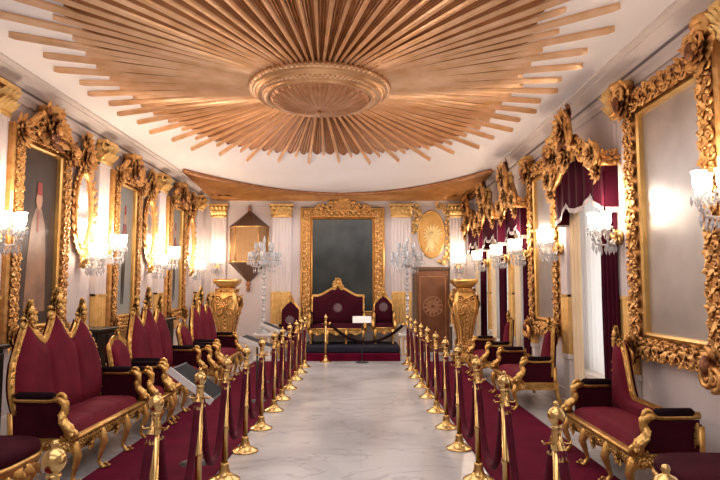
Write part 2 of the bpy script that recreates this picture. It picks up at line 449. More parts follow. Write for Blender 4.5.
for j in range(len(prof)-1):
    for k in range(seg):
        k2 = (k+1) % seg; f.append((j*seg+k, (j+1)*seg+k, (j+1)*seg+k2, j*seg+k2))
m.add(v, f, 0, False); m.blob((0,0,-.305), .03)
m.build('domed_boss', MEDB, t)
# corner fans at the far end
def ycurve(x): return 13.02 - 2.55*(abs(x-XC)/2.78)**2.2
for sg, lab in ((-1,'gilded ribbed fan filling the ceiling corner above the hanging lantern'),(1,'gilded ribbed fan filling the ceiling corner above the bronze door')):
    cx = XC + sg*2.9; cy = YF-.12
    tt = thing('ceiling_corner_fan', lab, 'ceiling ornament', (cx,cy,H), 0, 'ceiling corner fans')
    def bpt(u): x = XC + sg*2.82*(1-u); return Vector((x-cx, min(ycurve(x), YF-.16)-cy, -.035))
    def ept(u):
        q = .40
        if u < q: t_ = u/q; return Vector((XC+sg*(2.83+.20*t_)-cx, 10.5+(YF-.06-10.5)*t_-cy, -.035-.10*t_))
        t_ = (u-q)/(1-q); return Vector((XC+sg*3.03*(1-t_)-cx, YF-.06-cy, -.135))
    def surf(u, v):
        p = bpt(u).lerp(ept(u), v); k = int(round(v*16)) % 2
        return p + Vector((0,0,-.045 if k else 0))
    m = MB(); m.grid(surf, 48, 16, 0, None, False)
    for q in range(len(m.m)): m.m[q] = (q//48) % 2
    m.build('ribbed_field', [RAYF, RAYD], tt)
    MB().tube([bpt(i/24) for i in range(25)], .04, 6).build('border_moulding', MEDB, tt)
    m = MB()
    for i in range(9):
        a = PI/2*(i+.5)/9; dx, dy = -sg*cos(a), -sin(a)
        m.leaf((dx*.08,dy*.04,-.165+.02*0), (dx,dy*.8,.07), (0,0,-1), .55, .10, .1)
    m.build('shell_leaves', RAYF, tt)

# ------------------------------------------------------------------ picture frames
def rect_sweep(mb, hw, hz, prof, mi=0, zc=0):
    """mitred rectangular frame; prof = (outward offset, forward depth)"""
    v = []; f = []; n = len(prof)
    for o, d in prof:
        a, b = hw+o, hz+o
        v += [(-a,-d,zc-b),(a,-d,zc-b),(a,-d,zc+b),(-a,-d,zc+b)]
    for i in range(n-1):
        for k in range(4):
            k2 = (k+1) % 4; f.append((i*4+k, i*4+k2, (i+1)*4+k2, (i+1)*4+k))
    mb.add(v, f, mi, False)

def gilt_frame(root, hw, hz, fw, zc, seed, crown='plain', scal=1):
    r = random.Random(seed)
    m = MB(); rect_sweep(m, hw, hz, [(0,.02),(0,.07),(.02,.085),(.05,.075),(.055,.055)], 0, zc); m.build('inner_moulding', GOLDS, root)
    m = MB(); rect_sweep(m, hw, hz, [(.055,.05),(.07,.07),(fw*.55,.105),(fw*.9,.075),(fw,.05),(fw,0)], 0, zc)
    cw, cd = fw-.055, .10; mid = .055 + cw/2
    a, b = hw+mid, hz+mid; n = (0,-1,0)
    for p0, p1 in (((-a,-cd,zc-b),(a,-cd,zc-b)),((a,-cd,zc-b),(a,-cd,zc+b)),((a,-cd,zc+b),(-a,-cd,zc+b)),((-a,-cd,zc+b),(-a,-cd,zc-b))):
        carve(m, p0, p1, n, cw*1.25*scal, .055, 1, 0, r, 1)
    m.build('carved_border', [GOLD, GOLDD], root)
    return a, b, cd

def big_mirror(x, y, rz, hw, hz, zc, label, seed):
    t = thing('gilt_mirror', label, 'mirror', (x,y,0), rz)
    a, b, cd = gilt_frame(t, hw, hz, .23, zc, seed)
    MB().grid(lambda u,v: (-hw+2*hw*u,-.03,zc-hz+2*hz*v), 1, 1, 0, None, False).build('mirror_glass', MIRG, t)
    r = random.Random(seed+1)
    for sx in (-1,1):
        for sz in (-1,1):
            m = MB(); c = Vector((sx*(a+.03),-cd-.03,zc+sz*(b+.03)))
            cluster(m, c, (0,-1,0), (sx,0,sz), .24 if sz > 0 else .2, 14, 0, r, PI, 1)
            for q in (-1,1): m.volute(c+Vector((sx*.05*q,-.05,sz*.06)), (1,0,0), (0,0,1), .09, 1.6, .3, q, 0, r.uniform(0,6))
            m.blob(c+Vector((-sx*.02,-.07,-sz*.02)), (.045,.04,.075), 1)
            if sz > 0: m.lathe([(.02,0),(.09,.02),(.10,.09),(.12,.11),(.12,.15),(.05,.17)], 12, 0, Matrix.Translation(c+Vector((sx*.06,.03,.06))))
            m.build('corner_ornament', [GOLD, GOLDD], t)
    return t
big_mirror(XR, 4.78, -PI/2, .47, 1.0, 2.10, 'largest gilt framed clouded mirror, nearest on the right wall', 11)
big_mirror(XR, 8.10, -PI/2, .40, 1.0, 2.08, 'gilt framed clouded mirror between two curtained windows on the right wall', 12)

def figure_canvas(root, hw, hz, zc, bg, robe, hat, style):
    m = MB(); y = -.03
    m.grid(lambda u,v: (-hw+2*hw*u,y,zc-hz+2*hz*v), 1, 1, 0, None, False)
    def poly(pts, mi, k): m.add([(px*hw*.9, y-.002*k, zc+pz*hz) for px, pz in pts], [tuple(range(len(pts)))], mi, False)
    def ell(cx, cz, rx, rz, mi, k): poly([(cx+rx*cos(2*PI*i/20), cz+rz*sin(2*PI*i/20)) for i in range(20)], mi, k)
    if style == 0:
        poly([(-.62,-.86),(.66,-.86),(.58,-.2),(.44,.16),(.20,.34),(-.12,.34),(-.38,.16),(-.52,-.25)], 1, 1)
        poly([(-.04,.05),(.06,.05),(.06,.30),(-.0,.30)], 2, 2)
        ell(.03,.43,.19,.105,3,3); poly([(-.13,.49),(.19,.49),(.15,.64),(-.09,.64)], 2, 4)
    else:
        poly([(-.30,-.15),(.34,-.15),(.40,.2),(.26,.42),(-.18,.42),(-.34,.2)], 1, 1)
        poly([(-.26,-.15),(.28,-.15),(.16,-.84),(.04,-.84),(.0,-.4),(-.06,-.84),(-.2,-.84)], 4, 1)
        poly([(-.1,.0),(.12,.0),(.14,.40),(-.06,.40)], 2, 2)
        ell(.04,.51,.14,.09,3,3); poly([(-.10,.57),(.17,.57),(.13,.72),(-.05,.72)], 2, 4)
    m.build('canvas', [bg, robe, hat, SKIN, DARKW], root)
SKIN = mat('painted skin tone', (.55,.30,.20), .5)
BG1 = mat('dark brown canvas', (.050,.032,.026), .4, 0, col2=(.10,.075,.065), nscale=2, spec=.2)
BG2 = mat('hazy blue grey canvas', (.24,.30,.34), .4, 0, col2=(.36,.33,.27), nscale=1.6, spec=.25)
ROB1 = mat('painted apricot robe', (.36,.20,.12), .45, 0, col2=(.20,.12,.09), nscale=5)
RED = mat('painted red', (.45,.05,.04), .5, 0, col2=(.3,.03,.03), nscale=8)
ROB2 = mat('painted dark coat', (.10,.06,.06), .5, 0, col2=(.18,.08,.06), nscale=6)
def portrait(y, label, seed, style):
    t = thing('portrait_picture', label, 'painting', (XL,y,0), PI/2)
    hw, hz, zc = (.36 if style == 0 else .30), .95, 2.06
    a, b, cd = gilt_frame(t, hw, hz, .19, zc, seed)
    figure_canvas(t, hw, hz, zc, BG1 if style == 0 else BG2, ROB1 if style == 0 else ROB2, RED, style)
    r = random.Random(seed+5)
    m = MB()
    cluster(m, (0,-cd-.06,zc+b+.12), (0,-1,0), (0,0,1), .34, 16, 0, r, PI*.8, 1)
    m.blob((0,-cd-.09,zc+b+.10), (.10,.06,.13), 1)
    m.lathe([(.05,0),(.09,.03),(.11,.10),(.15,.13),(.14,.17),(.04,.2)], 14, 0, Matrix.Translation((0,-cd-.02,zc+b+.2)))
    for sg in (-1,1):
        m.volute((sg*.2,-cd-.05,zc+b+.08), (sg,0,0), (0,0,1), .12, 1.6, .28, 1, 0, 1.0)
        m.tube([(sg*.12,-cd-.04,zc+b+.24),(sg*.25,-cd-.05,zc+b+.22),(sg*.38,-cd-.05,zc+b+.12),(sg*.45,-cd-.04,zc+b-.02)], [.05,.045,.04,.025], 8)
        carve(m, (sg*.1,-cd-.08,zc+b+.24), (sg*.44,-cd-.07,zc+b+.02), (0,-1,.3), .16, .05, 1, 0, r, 1)
    m.build('crown', [GOLD, GOLDD], t)
    for sx in (-1,1):
        m = MB(); cluster(m, (sx*(a+.02),-cd-.03,zc+b-.02), (0,-1,0), (sx,0,.4), .2, 12, 0, r, PI, 1); m.build('corner_ornament', [GOLD, GOLDD], t)
        m = MB(); cluster(m, (sx*(a+.01),-cd-.03,zc-b), (0,-1,0), (sx,0,-.8), .17, 12, 0, r, PI, None); m.build('corner_ornament', [GOLD, GOLDD], t)
    m = MB(); m.box((-.2,-.10,zc-b-.26),(.2,0,zc-b-.08)); m.build('name_plate', GOLDS, t, bevel=.02)
    return t
portrait(6.30, 'gilt framed dark brown portrait of a figure in a red fez and apricot robe', 21, 0)
portrait(8.62, 'gilt framed blue grey portrait of a dark coated figure, between the two nearer oval mirrors', 22, 1)
portrait(10.98, 'gilt framed blue grey portrait of a dark coated figure, farthest along the left wall', 23, 1)

def oval_mirror(y, label, seed):
    t = thing('oval_mirror', label, 'mirror', (XL,y,0), PI/2)
    r = random.Random(seed); zc, rx, rz = 2.50, .19, .46
    pts = [(rx*cos(2*PI*k/36), rz*sin(2*PI*k/36)) for k in range(36)]
    m = MB(); m.add([(x,-.04,zc+z) for x,z in pts], [tuple(range(36))], 0, False); m.build('mirror_glass', SILV, t)
    m = MB()
    m.tube([(x*1.12,-.045,zc+z*1.05) for x,z in pts], .034, 8, 0, None, True)
    for k in range(30):
        a = 2*PI*k/30; p = (rx*1.25*cos(a), -.05, zc+rz*1.1*sin(a)); tg = Vector((-rx*sin(a),0,rz*cos(a))).normalized(); o = Vector((cos(a)*1.4,0,sin(a)))
        m.leaf(p, tg*.8+o*.7, (0,-1,0), .13, .07, .5)
        if k % 3 == 0: m.volute(Vector(p)+Vector((0,-.03,0)), tg, o, .04, 1.3, .3, 1, 0, k)
    m.build('oval_frame', GOLD, t)
    m = MB()
    cluster(m, (0,-.07,zc+.66), (0,-1,0), (0,0,1), .26, 14, 0, r, PI*.85)
    cluster(m, (0,-.06,zc+.86), (0,-1,0), (0,0,1), .2, 10, 0, r, PI*.7)
    for sg in (-1,1): m.volute((sg*.15,-.06,zc+.58), (sg,0,0), (0,0,1), .09, 1.5, .3, 1, 0, .5)
    m.build('crown', GOLD, t)
    m = MB(); carve(m, (0,-.05,zc-.5), (0,-.05,1.75), (0,-1,0), .16, .06, 1, 0, r); m.build('pendant_carving', GOLD, t)
oval_mirror(7.30, 'tall oval gilt mirror beside the brown portrait, nearest of the left wall ovals', 31)
oval_mirror(9.62, 'oval gilt mirror between the two blue grey portraits on the left wall', 32)
oval_mirror(11.95, 'oval gilt mirror beyond the last portrait, near the far left corner', 33)

# far wall great mirror
t = thing('throne_mirror', 'great dark smoky mirror in a crested gilt frame behind the throne settee', 'mirror', (-.425,YF,0), 0)
hw, hz, zc, r = .69, 1.05, 2.03, random.Random(41)
MB().grid(lambda u,v: (-hw+2*hw*u,-.03,zc-hz+2*hz*v), 1, 1, 0, None, False).build('mirror_glass', MIRD, t)
m = MB(); rect_sweep(m, hw, hz, [(0,.02),(0,.07),(.02,.09),(.04,.06)], 0, zc); m.build('inner_moulding', GOLDS, t)
m = MB(); rect_sweep(m, hw, hz, [(.04,.05),(.06,.07),(.14,.08),(.22,.07),(.225,.05)], 0, zc)
a, b = hw+.135, hz+.135
for p0, p1 in (((a,-.09,zc-b),(a,-.09,zc+b)),((a,-.09,zc+b),(-a,-.09,zc+b)),((-a,-.09,zc+b),(-a,-.09,zc-b)),((-a,-.09,zc-b),(a,-.09,zc-b))):
    carve(m, p0, p1, (0,-1,0), .19, .055, 1, 0, r, None)
m.build('carved_border', [GOLD, GOLDD], t)
m = MB(); rect_sweep(m, hw, hz, [(.225,.05),(.225,.10),(.25,.12),(.275,.10),(.28,0)], 0, zc); m.build('outer_moulding', GOLDS, t)
m = MB()
cluster(m, (0,-.13,zc+hz+.30), (0,-1,0), (0,0,1), .24, 16, 0, r)
for sg in (-1,1):
    m.volute((sg*.26,-.12,zc+hz+.27), (sg,0,0), (0,0,1), .13, 1.6, .28, 1, 0, 1.2)
    m.volute((sg*.52,-.11,zc+hz+.24), (sg,0,0), (0,0,1), .10, 1.6, .28, -1, 0, 2.2)
    carve(m, (sg*.1,-.13,zc+hz+.34), (sg*.62,-.12,zc+hz+.22), (0,-1,0), .2, .05, 1, 0, r)
carve(m, (-.5,-.12,zc+hz+.14), (.5,-.12,zc+hz+.14), (0,-1,0), .2, .05, 1, 0, r)
m.build('crest', GOLD, t)

# ------------------------------------------------------------------ wall sconces
def crystal(mb, p, l, w):
    x,y,z = p
    mb.add([(x,y,z),(x+w,y,z-l*.6),(x,y+w,z-l*.6),(x-w,y,z-l*.6),(x,y-w,z-l*.6),(x,y,z-l)],
           [(0,1,2),(0,2,3),(0,3,4),(0,4,1),(5,2,1),(5,3,2),(5,4,3),(5,1,4)], 0, False)
def make_sconce(label):
    t = thing('wall_sconce', label, 'wall lamp', (0,0,0), 0, 'lit crystal wall sconces')
    m = MB(); m.lathe([(.07,0),(.08,.012),(.06,.03),(.03,.05)], 14, 0, Matrix.Rotation(PI/2,4,'X')); cluster(m, (0,-.04,0), (0,-1,0), (0,0,1), .11, 8); m.build('backplate', GOLDL, t)
    for ax, ay in ((-.10,-.17),(.10,-.17),(0,-.27)):
        m = MB(); m.tube([(ax*.1,-.04,.0),(ax*.4,ay*.5,-.08),(ax*.8,ay*.9,-.07),(ax,ay,.02),(ax,ay,.08)], [.012,.012,.012,.011,.011], 7)
        m.lathe([(.012,.06),(.055,.085),(.06,.095),(.02,.11)], 12, 0, Matrix.Translation((ax,ay,0)))
        arm = m.build('arm', CRYS, t)
        m = MB(); m.lathe([(.018,.10),(.036,.125),(.044,.165),(.040,.20),(.050,.24),(.048,.24),(.036,.20),(.016,.12)], 12, 0, Matrix.Translation((ax,ay,0))); m.build('glass_shade', SHADE, arm)
        m = MB()
        for k in range(8):
            b = 2*PI*k/8; crystal(m, (ax+.055*cos(b), ay+.055*sin(b), .085), .085, .011)
        for k in range(4): crystal(m, (ax*(.3+.2*k), ay*(.35+.18*k), -.06-.02*(k % 2)), .10, .014)
        m.blob((ax,ay,-.02), .02); crystal(m, (ax,ay,-.03), .12, .018)
        m.build('crystal_drop', CRYS, arm)
    return t
SC = []
sc0 = make_sconce('')
spots = [((XL+.09,5.45,1.98),PI/2,'lit crystal wall sconce beside the brown portrait, nearest on the left wall'),
 ((XL+.06,7.30,1.82),PI/2,'lit crystal wall sconce under the nearest oval mirror'),
 ((XL+.09,7.82,1.98),PI/2,'lit crystal wall sconce on the pilaster just before the second portrait'),
 ((XL+.06,9.62,1.82),PI/2,'lit crystal wall sconce under the middle oval mirror'),
 ((XL+.09,10.15,1.98),PI/2,'lit crystal wall sconce on the pilaster just before the last portrait'),
 ((XL+.06,11.95,1.82),PI/2,'lit crystal wall sconce under the farthest oval mirror'),
 ((-3.28,YF-.09,2.0),0,'lit crystal wall sconce on the far wall beside the hanging lantern'),
 ((XR-.09,3.85,2.05),-PI/2,'lit crystal wall sconce in front of the nearest clouded mirror on the right wall'),
 ((XR-.09,5.66,2.0),-PI/2,'lit crystal wall sconce between the nearest mirror and the first curtained window'),
 ((XR-.09,7.33,2.0),-PI/2,'lit crystal wall sconce between the first window and the farther mirror'),
 ((XR-.09,8.77,2.0),-PI/2,'lit crystal wall sconce between the farther mirror and the second window'),
 ((XR-.09,9.98,2.0),-PI/2,'lit crystal wall sconce between the second and third windows on the right wall'),
 ((XR-.09,11.62,2.0),-PI/2,'lit crystal wall sconce between the third and last windows on the right wall'),
 ((2.22,YF-.09,2.0),0,'lit crystal wall sconce on the far wall beside the bronze door')]
for i, (l, rz, lab) in enumerate(spots):
    if i == 0: sc0.location = l; sc0.rotation_euler = (0,0,rz); sc0['label'] = lab
    else: dup(sc0, l, rz, lab)
    SC.append((l, rz))

# ------------------------------------------------------------------ curtained windows
def folds(mb, y0, y1, z0, z1, x, nf, amp, mi=0, flare=0, nv=6):
    def fn(u, v):
        y = y0+(y1-y0)*u; z = z0+(z1-z0)*v
        return (x - amp*sin(2*PI*nf*u + .6*sin(3*v)) - flare*(1-v), y, z)
    mb.grid(fn, int(nf*10), nv, mi)
names = ['first window on the right wall','second window on the right wall','third window on the right wall','last window by the far corner']
for i, (c, h) in enumerate(WINS[:4]):
    w = h + (.12 if i != 1 else .03)
    m = MB(); folds(m, c-h+.02, c+h-.02, WZ0+.02, WZ1-.02, XR+.07, 9, .018)
    tag(m.build('sheer_curtain', SHEER), 'bright white sheer curtain filling the '+names[i], 'curtain', 'white sheer curtains')
    m = MB(); folds(m, c+h-.26, c+h+.06, .30, 2.75, XR-.06, 3, .025)
    tag(m.build('cream_curtain', CREAM), 'narrow cream side curtain at the far edge of the '+names[i], 'curtain', 'cream side curtains')
    m = MB(); folds(m, c-h-(.10 if i != 1 else .0), c-h+.30, .04, 2.75, XR-.07, 4, .04, flare=.02)
    tag(m.build('maroon_curtain', CURT), 'dark maroon velvet curtain at the near side of the '+names[i], 'curtain', 'maroon side curtains')
    r = random.Random(50+i)
    t = thing('curtain_pelmet', 'carved gilt pelmet with maroon valance over the '+names[i], 'pelmet', (XR,c,0), -PI/2, 'gilt window pelmets')
    m = MB()   # local x = -world y
    D = .24
    for sg in (-1,1):
        P = [Vector((sg*.04,-D,3.14)), Vector((sg*w*.35,-D,3.02)), Vector((sg*w*.7,-D,2.84)), Vector((sg*w,-D,2.78))]
        m.tube(P, [.07,.07,.065,.06], 8)
        m.tube([(sg*w,-D,2.78),(sg*w,-.02,2.78)], .055, 8)
        for p, q in zip(P, P[1:]): carve(m, p+Vector((0,-.06,.03)), q+Vector((0,-.06,.03)), (0,-1,.2), .24, .055, 1, 0, r, 1)
        carve(m, (sg*(w+.05),-D,2.80), (sg*(w+.05),-.03,2.80), (sg,0,.2), .2, .06, 1, 0, r, None)
        m.volute((sg*(w-.04),-D-.07,2.86), (sg,0,0), (0,0,1), .17, 1.8, .24, 1, 0, 2.2)
        cluster(m, (sg*(w-.04),-D-.09,2.86), (0,-1,0), (sg,0,.5), .17, 10, 0, r)
        cluster(m, (sg*(w-.02),-D-.04,2.68), (0,-1,0), (sg*.2,0,-1), .17, 8, 0, r)
    m.build('cornice', [GOLD, GOLDD], t)
    m = MB()
    cluster(m, (0,-D-.12,3.30), (0,-1,0), (0,0,1), .27, 16, 0, r, PI, 1)
    cluster(m, (0,-D-.05,3.44), (0,-1,.2), (0,0,1), .17, 12, 1, r, PI*.8)
    m.blob((0,-D-.10,3.22), (.07,.06,.14), 2)
    for sg in (-1,1):
        m.volute((sg*.15,-D-.12,3.16), (sg,0,0), (0,0,1), .10, 1.5, .3, -1, 0, 1)
        m.tube([(sg*.12,-D-.06,2.9),(sg*.17,-D-.1,3.1),(sg*.15,-D-.12,3.34),(sg*.06,-D-.1,3.47)], [.03,.045,.05,.03], 8)
    cluster(m, (0,-D-.1,2.98), (0,-1,0), (0,0,-1), .22, 10, 0, r, PI*.7)
    m.build('crest', [GOLD, GOLDD, PINK], t)
    m = MB(); fr = MB()
    def zb(u): return 2.50 - .13*abs(cos(PI*2*u))**.7 - .09*abs(2*u-1)**2
    def val(u, v):
        x = -w+2*w*u; zt = 3.02 - .30*abs(2*u-1); b = zb(u)
        return (x, -D+.03 - .012*sin(u*40), b+(zt-b)*v)
    m.grid(val, 48, 6)
    for sg in (-1,1): m.grid(lambda u,v: (sg*w, -D+.03+(D-.04)*u, zb(0)+(2.74-zb(0))*v), 6, 4)
    m.build('valance', CURT, t)
    fr.grid(lambda u,v: (-w+2*w*u, -D+.018-.012*sin(u*40), zb(u)-.005+.055*(v-.4)), 72, 2)
    for sg in (-1,1): fr.grid(lambda u,v: (sg*(w+.006), -D+.03+(D-.04)*u, zb(0)-.005+.055*(v-.4)), 6, 2)
    fr.build('fringe', FRINGE, t)

# ------------------------------------------------------------------ runners and floor pieces
def runner(x0, x1, y0, y1, label):
    m = MB(); m.box((x0,y0,.001),(x1,y1,.012)); return tag(m.build('carpet_runner', CARP), label, 'carpet', 'burgundy carpet runners')
runner(-2.18,-1.17,.6,11.9,'long burgundy carpet runner on the left, below the three peaked settees')
runner(1.03,2.02,.6,11.9,'long burgundy carpet runner on the right, beside the windowed wall')

# ------------------------------------------------------------------ stanchions and ropes
def make_post(label):
    t = thing('rope_stanchion', label, 'rope post', (0,0,0), 0, 'brass rope posts')
    m = MB(); m.lathe([(.122,.0),(.124,.008),(.118,.015),(.105,.019),(.082,.032),(.05,.052),(.038,.082),(.034,.12),(.03,.135)], 24); m.build('base', BRASS, t)
    m = MB(); m.lathe([(.022,.12),(.022,.385),(.027,.39),(.028,.405),(.027,.42),(.022,.425),(.022,.74)], 14); m.build('pole', BRASS, t)
    m = MB(); m.lathe([(.022,.74),(.028,.745),(.029,.79),(.024,.80),(.024,.83),(.020,.838),(.026,.846),(.026,.853),(.016,.858),(.030,.868),(.039,.884),(.042,.900),(.039,.917),(.028,.933),(.012,.940),(.010,.945),(.014,.955),(.010,.966),(.002,.970)], 18); m.build('finial', BRASS, t)
    for sg in (-1,1):
        m = MB(); m.tube([(0,sg*.028,.775),(0,sg*.05,.770),(0,sg*.062,.780),(0,sg*.06,.79)], .005, 6); m.build('hook', BRASS, t)
        m = MB(); m.tube([(sg*.026,0,.775),(sg*.060,0,.770),(sg*.070,0,.785)], .005, 6); m.build('hook', BRASS, t)
    return t
ropeN = [0]
def rope(p, q, label, sag):
    p = Vector(p); q = Vector(q); L = (q-p).length; t = thing('velvet_rope', label, 'barrier rope', p, 0, 'burgundy velvet barrier ropes')
    pts = []; n = 22
    d = (q-p)
    for i in range(n+1):
        u = i/n; w = 2*u-1
        z = -sag*(1-(abs(w)**2.6))
        pts.append(d*(u*.87+.065) + Vector((0,0,z-.03)))
    MB().tube(pts, .024, 8).build('rope', ROPE, t)
    for e, s in ((0,1),(n,-1)):
        a = pts[e]; b = pts[e+s]; dd = (b-a).normalized()
        m = MB(); m.tube([a-dd*.05, a-dd*.035, a+dd*.0, a+dd*.05], [.006,.013,.020,.025], 10)
        m.tube([a-dd*.05, a-dd*.05+Vector((0,-s*.02,.02)), Vector((d.x*0, (d.y-.075*(1 if d.y > .3 else 0)) if e else .075, .0))], .006, 6)
        m.build('end_cap', BRASS, t)
LY = [2.06,3.06,3.89,4.64,5.44,6.30,7.20,7.92,8.74,9.60,10.35,11.1]
RY = [1.79,2.77,3.76,4.64,5.53,6.34,7.15,8.06,8.9,9.8,10.7,11.5]
post0 = None
for side, X, Y in (('left',-1.07,LY),('right',.92,RY)):
    for i, y in enumerate(Y):
        lab = f'brass ball topped rope post, {ORD[i]} from the camera in the {side} row'
        if post0 is None: post0 = make_post(lab); post0.location = (X,y,0)
        else: dup(post0, (X,y,0), 0, lab)
        if i: rope((X,Y[i-1],.785), (X,y,.785), f'sagging burgundy rope between the {ORD[i-1]} and {ORD[i]} posts of the {side} row', .50 + .015*(i % 3))
dup(post0, (-.72,11.85,0), 0, 'lone brass rope post standing in front of the throne dais')

# tilted information panels
def info_panel(x, y, z, tilt, label, size=(.44,.44)):
    t = thing('information_panel', label, 'sign', (x,y,0), PI/2, 'tilted information panels')
    m = MB(); m.lathe([(.13,0),(.13,.012),(.02,.025),(.016,.03)], 16); m.tube([(0,0,.02),(0,0,z-.0)], .013, 8); m.build('stand', STEEL, t)
    M = Matrix.Translation((0,0,z)) @ Matrix.Rotation(math.radians(tilt),4,'X')
    a, b = size[0]/2, size[1]/2
    m = MB(); m.box((-a,-b,0),(a,b,.03),0,M); m.build('board', STEEL, t, bevel=.004)
    m = MB(); m.box((-a+.015,-b+.015,.031),(a-.015,b-.015,.033),0,M); m.build('panel_face', PANELD, t)
    m = MB(); m.box((-a-.014,-b-.006,-.008),(-a,b+.006,.045),0,M); m.build('pale_edge', PAPER, t)
info_panel(-1.42,5.05,.68,36,'tilted dark panel with pale edge in front of the second settee')
info_panel(-1.38,7.75,.76,20,'tilted dark panel with pale edge in front of the farthest peaked settee')
info_panel(-1.38,9.3,.84,22,'tilted dark panel farthest along the left rope, before the crystal candelabrum')

# ------------------------------------------------------------------ seats
def seat_furniture(name, label, cat, loc, rz, W, D, zs, outline, lean=12, nlegs=2, crests=(), arms=True, group=None, velvet=VELV,
                   side_mul=None, emblem=False, seams=(), seed=0, arm_h=.21, midlegs=True):
    """upholstered gilt seat: local x along the length, front = -y"""
    r = random.Random(seed)
    t = thing(name, label, cat, loc, rz, group)
    hw, hd = W/2, D/2; zr = zs-.10
    # seat cushion
    m = MB()
    def cush(u, v):
        a, b = 2*u-1, 2*v-1
        e = (1-abs(a)**10)*(1-abs(b)**8)
        dip = .012*sum(math.exp(-((a-s)/.05)**2) for s in seams)
        return (a*(hw-.03), b*(hd-.04), zr+.012+ (.085*e**.4 + .03*(1-a*a)*(1-b*b) - dip*e))
    m.grid(cush, 36, 14); m.box((-hw+.03,-hd+.04,zr-.02),(hw-.03,hd-.04,zr+.015))
    m.build('seat', velvet, t)
    # rail
    m = MB(); o = [(-hw,zr+.02)]; NN = 48
    for i in range(NN+1):
        u = i/NN; x = -hw+W*u
        o.append((x, zr-.055-.035*abs(sin(PI*u*nlegs*1.0))**.8*(1)-.03*(abs(2*u-1)**8)))
    o.append((hw,zr+.02))
    o = o[::-1]
    m.prism([(x,z) for x,z in o], -hd-.012, -hd+.05)
    m.tube([(-hw,-hd-.012,zr+.012),(hw,-hd-.012,zr+.012)], .016, 6)
    for sg in (-1,1): m.box((sg*hw-.025,-hd+.03,zr-.07),(sg*hw+.025,hd,zr+.02))
    m.box((-hw,hd-.04,zr-.07),(hw,hd,zr+.02))
    carve(m, (-hw+.05,-hd-.018,zr-.035), (hw-.05,-hd-.018,zr-.035), (0,-1,0), .065, .05, 1, 0, r)
    for i in range(nlegs):
        cluster(m, (-hw+W*(i+.5)/nlegs,-hd-.025,zr-.07), (0,-1,0), (0,0,-1), .075, 9, 0, r)
    for sg in (-1,1): carve(m, (sg*(hw+.026),-hd+.06,zr-.025), (sg*(hw+.026),hd-.05,zr-.025), (sg,0,0), .055, .06, 1, 0, r)
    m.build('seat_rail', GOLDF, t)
    # legs
    xs = [-hw+.05, hw-.05]
    if midlegs and W > 1.1: xs += [-W/6, W/6]
    for x in xs:
        so = (1 if x > 0 else -1)*(1 if abs(x) > W/4 else 0)
        m = MB()
        m.tube([(x,-hd+.03,zr),(x+so*.01,-hd-.005,zr-.05),(x+so*.02,-hd-.035,zr-.12),(x+so*.0,-hd-.005,.12),(x,-hd+.01,.065),(x+so*.01,-hd-.02,.025),(x+so*.015,-hd-.045,.018)], [.036,.040,.033,.020,.016,.020,.016], 9)
        m.leaf((x,-hd-.03,zr-.03),(so*.2,-.15,-1),(0,-1,0),.09,.05,.12)
        m.volute((x+so*.01,-hd-.055,.04),(0,-1,0),(0,0,1),.028,1.2,.4,-1)
        m.blob((x+so*.01,-hd-.03,.019),(.026,.03,.019))
        m.build('leg', GOLDF, t)
    tl = math.tan(math.radians(lean))
    def yb(z): return hd-.05 + max(0, z-zs)*tl
    for sg in (-1,1):
        m = MB(); x = sg*(hw-.03)
        m.tube([(x,hd+.06,.016),(x,hd,.2),(x,hd-.03,zr),(x,yb(zs+.1)+.02,zs+.1)], [.022,.024,.03,.028], 8)
        m.build('leg', GOLDF, t)
    # back
    top = outline
    sm = side_mul or (lambda s: 1)
    m = MB(); nu, nv = 72, 10; zb = zs-.02
    def fb(front):
        def fn(u, v):
            x = (-1+2*u)*(hw-.035); zt = top(u); z = zb+(zt-zb)*v
            x *= sm(v)
            if front:
                e = (1-(2*u-1)**10)*(1-(2*v-1)**6)
                g = sum(math.exp(-((2*u-1-s)/.035)**2) for s in seams)
                return (x, yb(z)-.03-.055*max(0,e)**.5*(1-.45*min(1,g)), z)
            return (x, yb(z)+.035, z)
        return fn
    m.grid(fb(True), nu, nv); m.grid(fb(False), nu, nv)
    m.build('backrest', velvet, t)
    m = MB()
    P = [Vector((-(hw-.03)*sm(k/8), yb(zb+(top(0)-zb)*k/8), zb+(top(0)-zb)*k/8)) for k in range(8)]
    P += [Vector(((-1+2*k/90)*(hw-.03)*sm(1), yb(top(k/90)), top(k/90)+.008)) for k in range(91)]
    P += [Vector(((hw-.03)*sm(k/8), yb(zb+(top(1)-zb)*k/8), zb+(top(1)-zb)*k/8)) for k in range(7,-1,-1)]
    m.tube([(p.x,p.y-.012,p.z) for p in P], .026, 8)
    for k in range(0, len(P)-1):
        if k % 2 == 0 or True:
            p = P[k]; q = P[k+1]; d = (q-p)
            if d.length < 1e-5: continue
            out = Vector((-d.z,0,d.x)).normalized()
            m.leaf(p+Vector((0,-.03,0)), d.normalized()*.8+out*.9*(1 if k % 3 else .3), (0,-1,.1), .05, .032, .3)
    m.build('back_frame', GOLDF, t)
    for (u, s) in crests:
        m = MB(); x = (-1+2*u)*(hw-.03)*sm(1); z = top(u); y = yb(z)-.03
        cluster(m, (x,y,z+.05*s), (0,-1,.1), (0,0,1), .13*s, 11, 0, r, PI*.75)
        m.blob((x,y-.02,z+.10*s), (.035*s,.03*s,.05*s))
        m.tube([(x,y,z),(x,y,z+.12*s),(x,y,z+.2*s)], [.03*s,.022*s,.006], 8)
        cluster(m, (x,y-.005,z+.13*s), (0,-1,.1), (0,0,1), .085*s, 8, 0, r, PI*.6)
        for sg in (-1,1): m.volute((x+sg*.075*s,y-.01,z-.0*s),(sg,0,0),(0,0,1),.05*s,1.4,.32,1,0,1)
        m.build('crest', GOLDF, t)
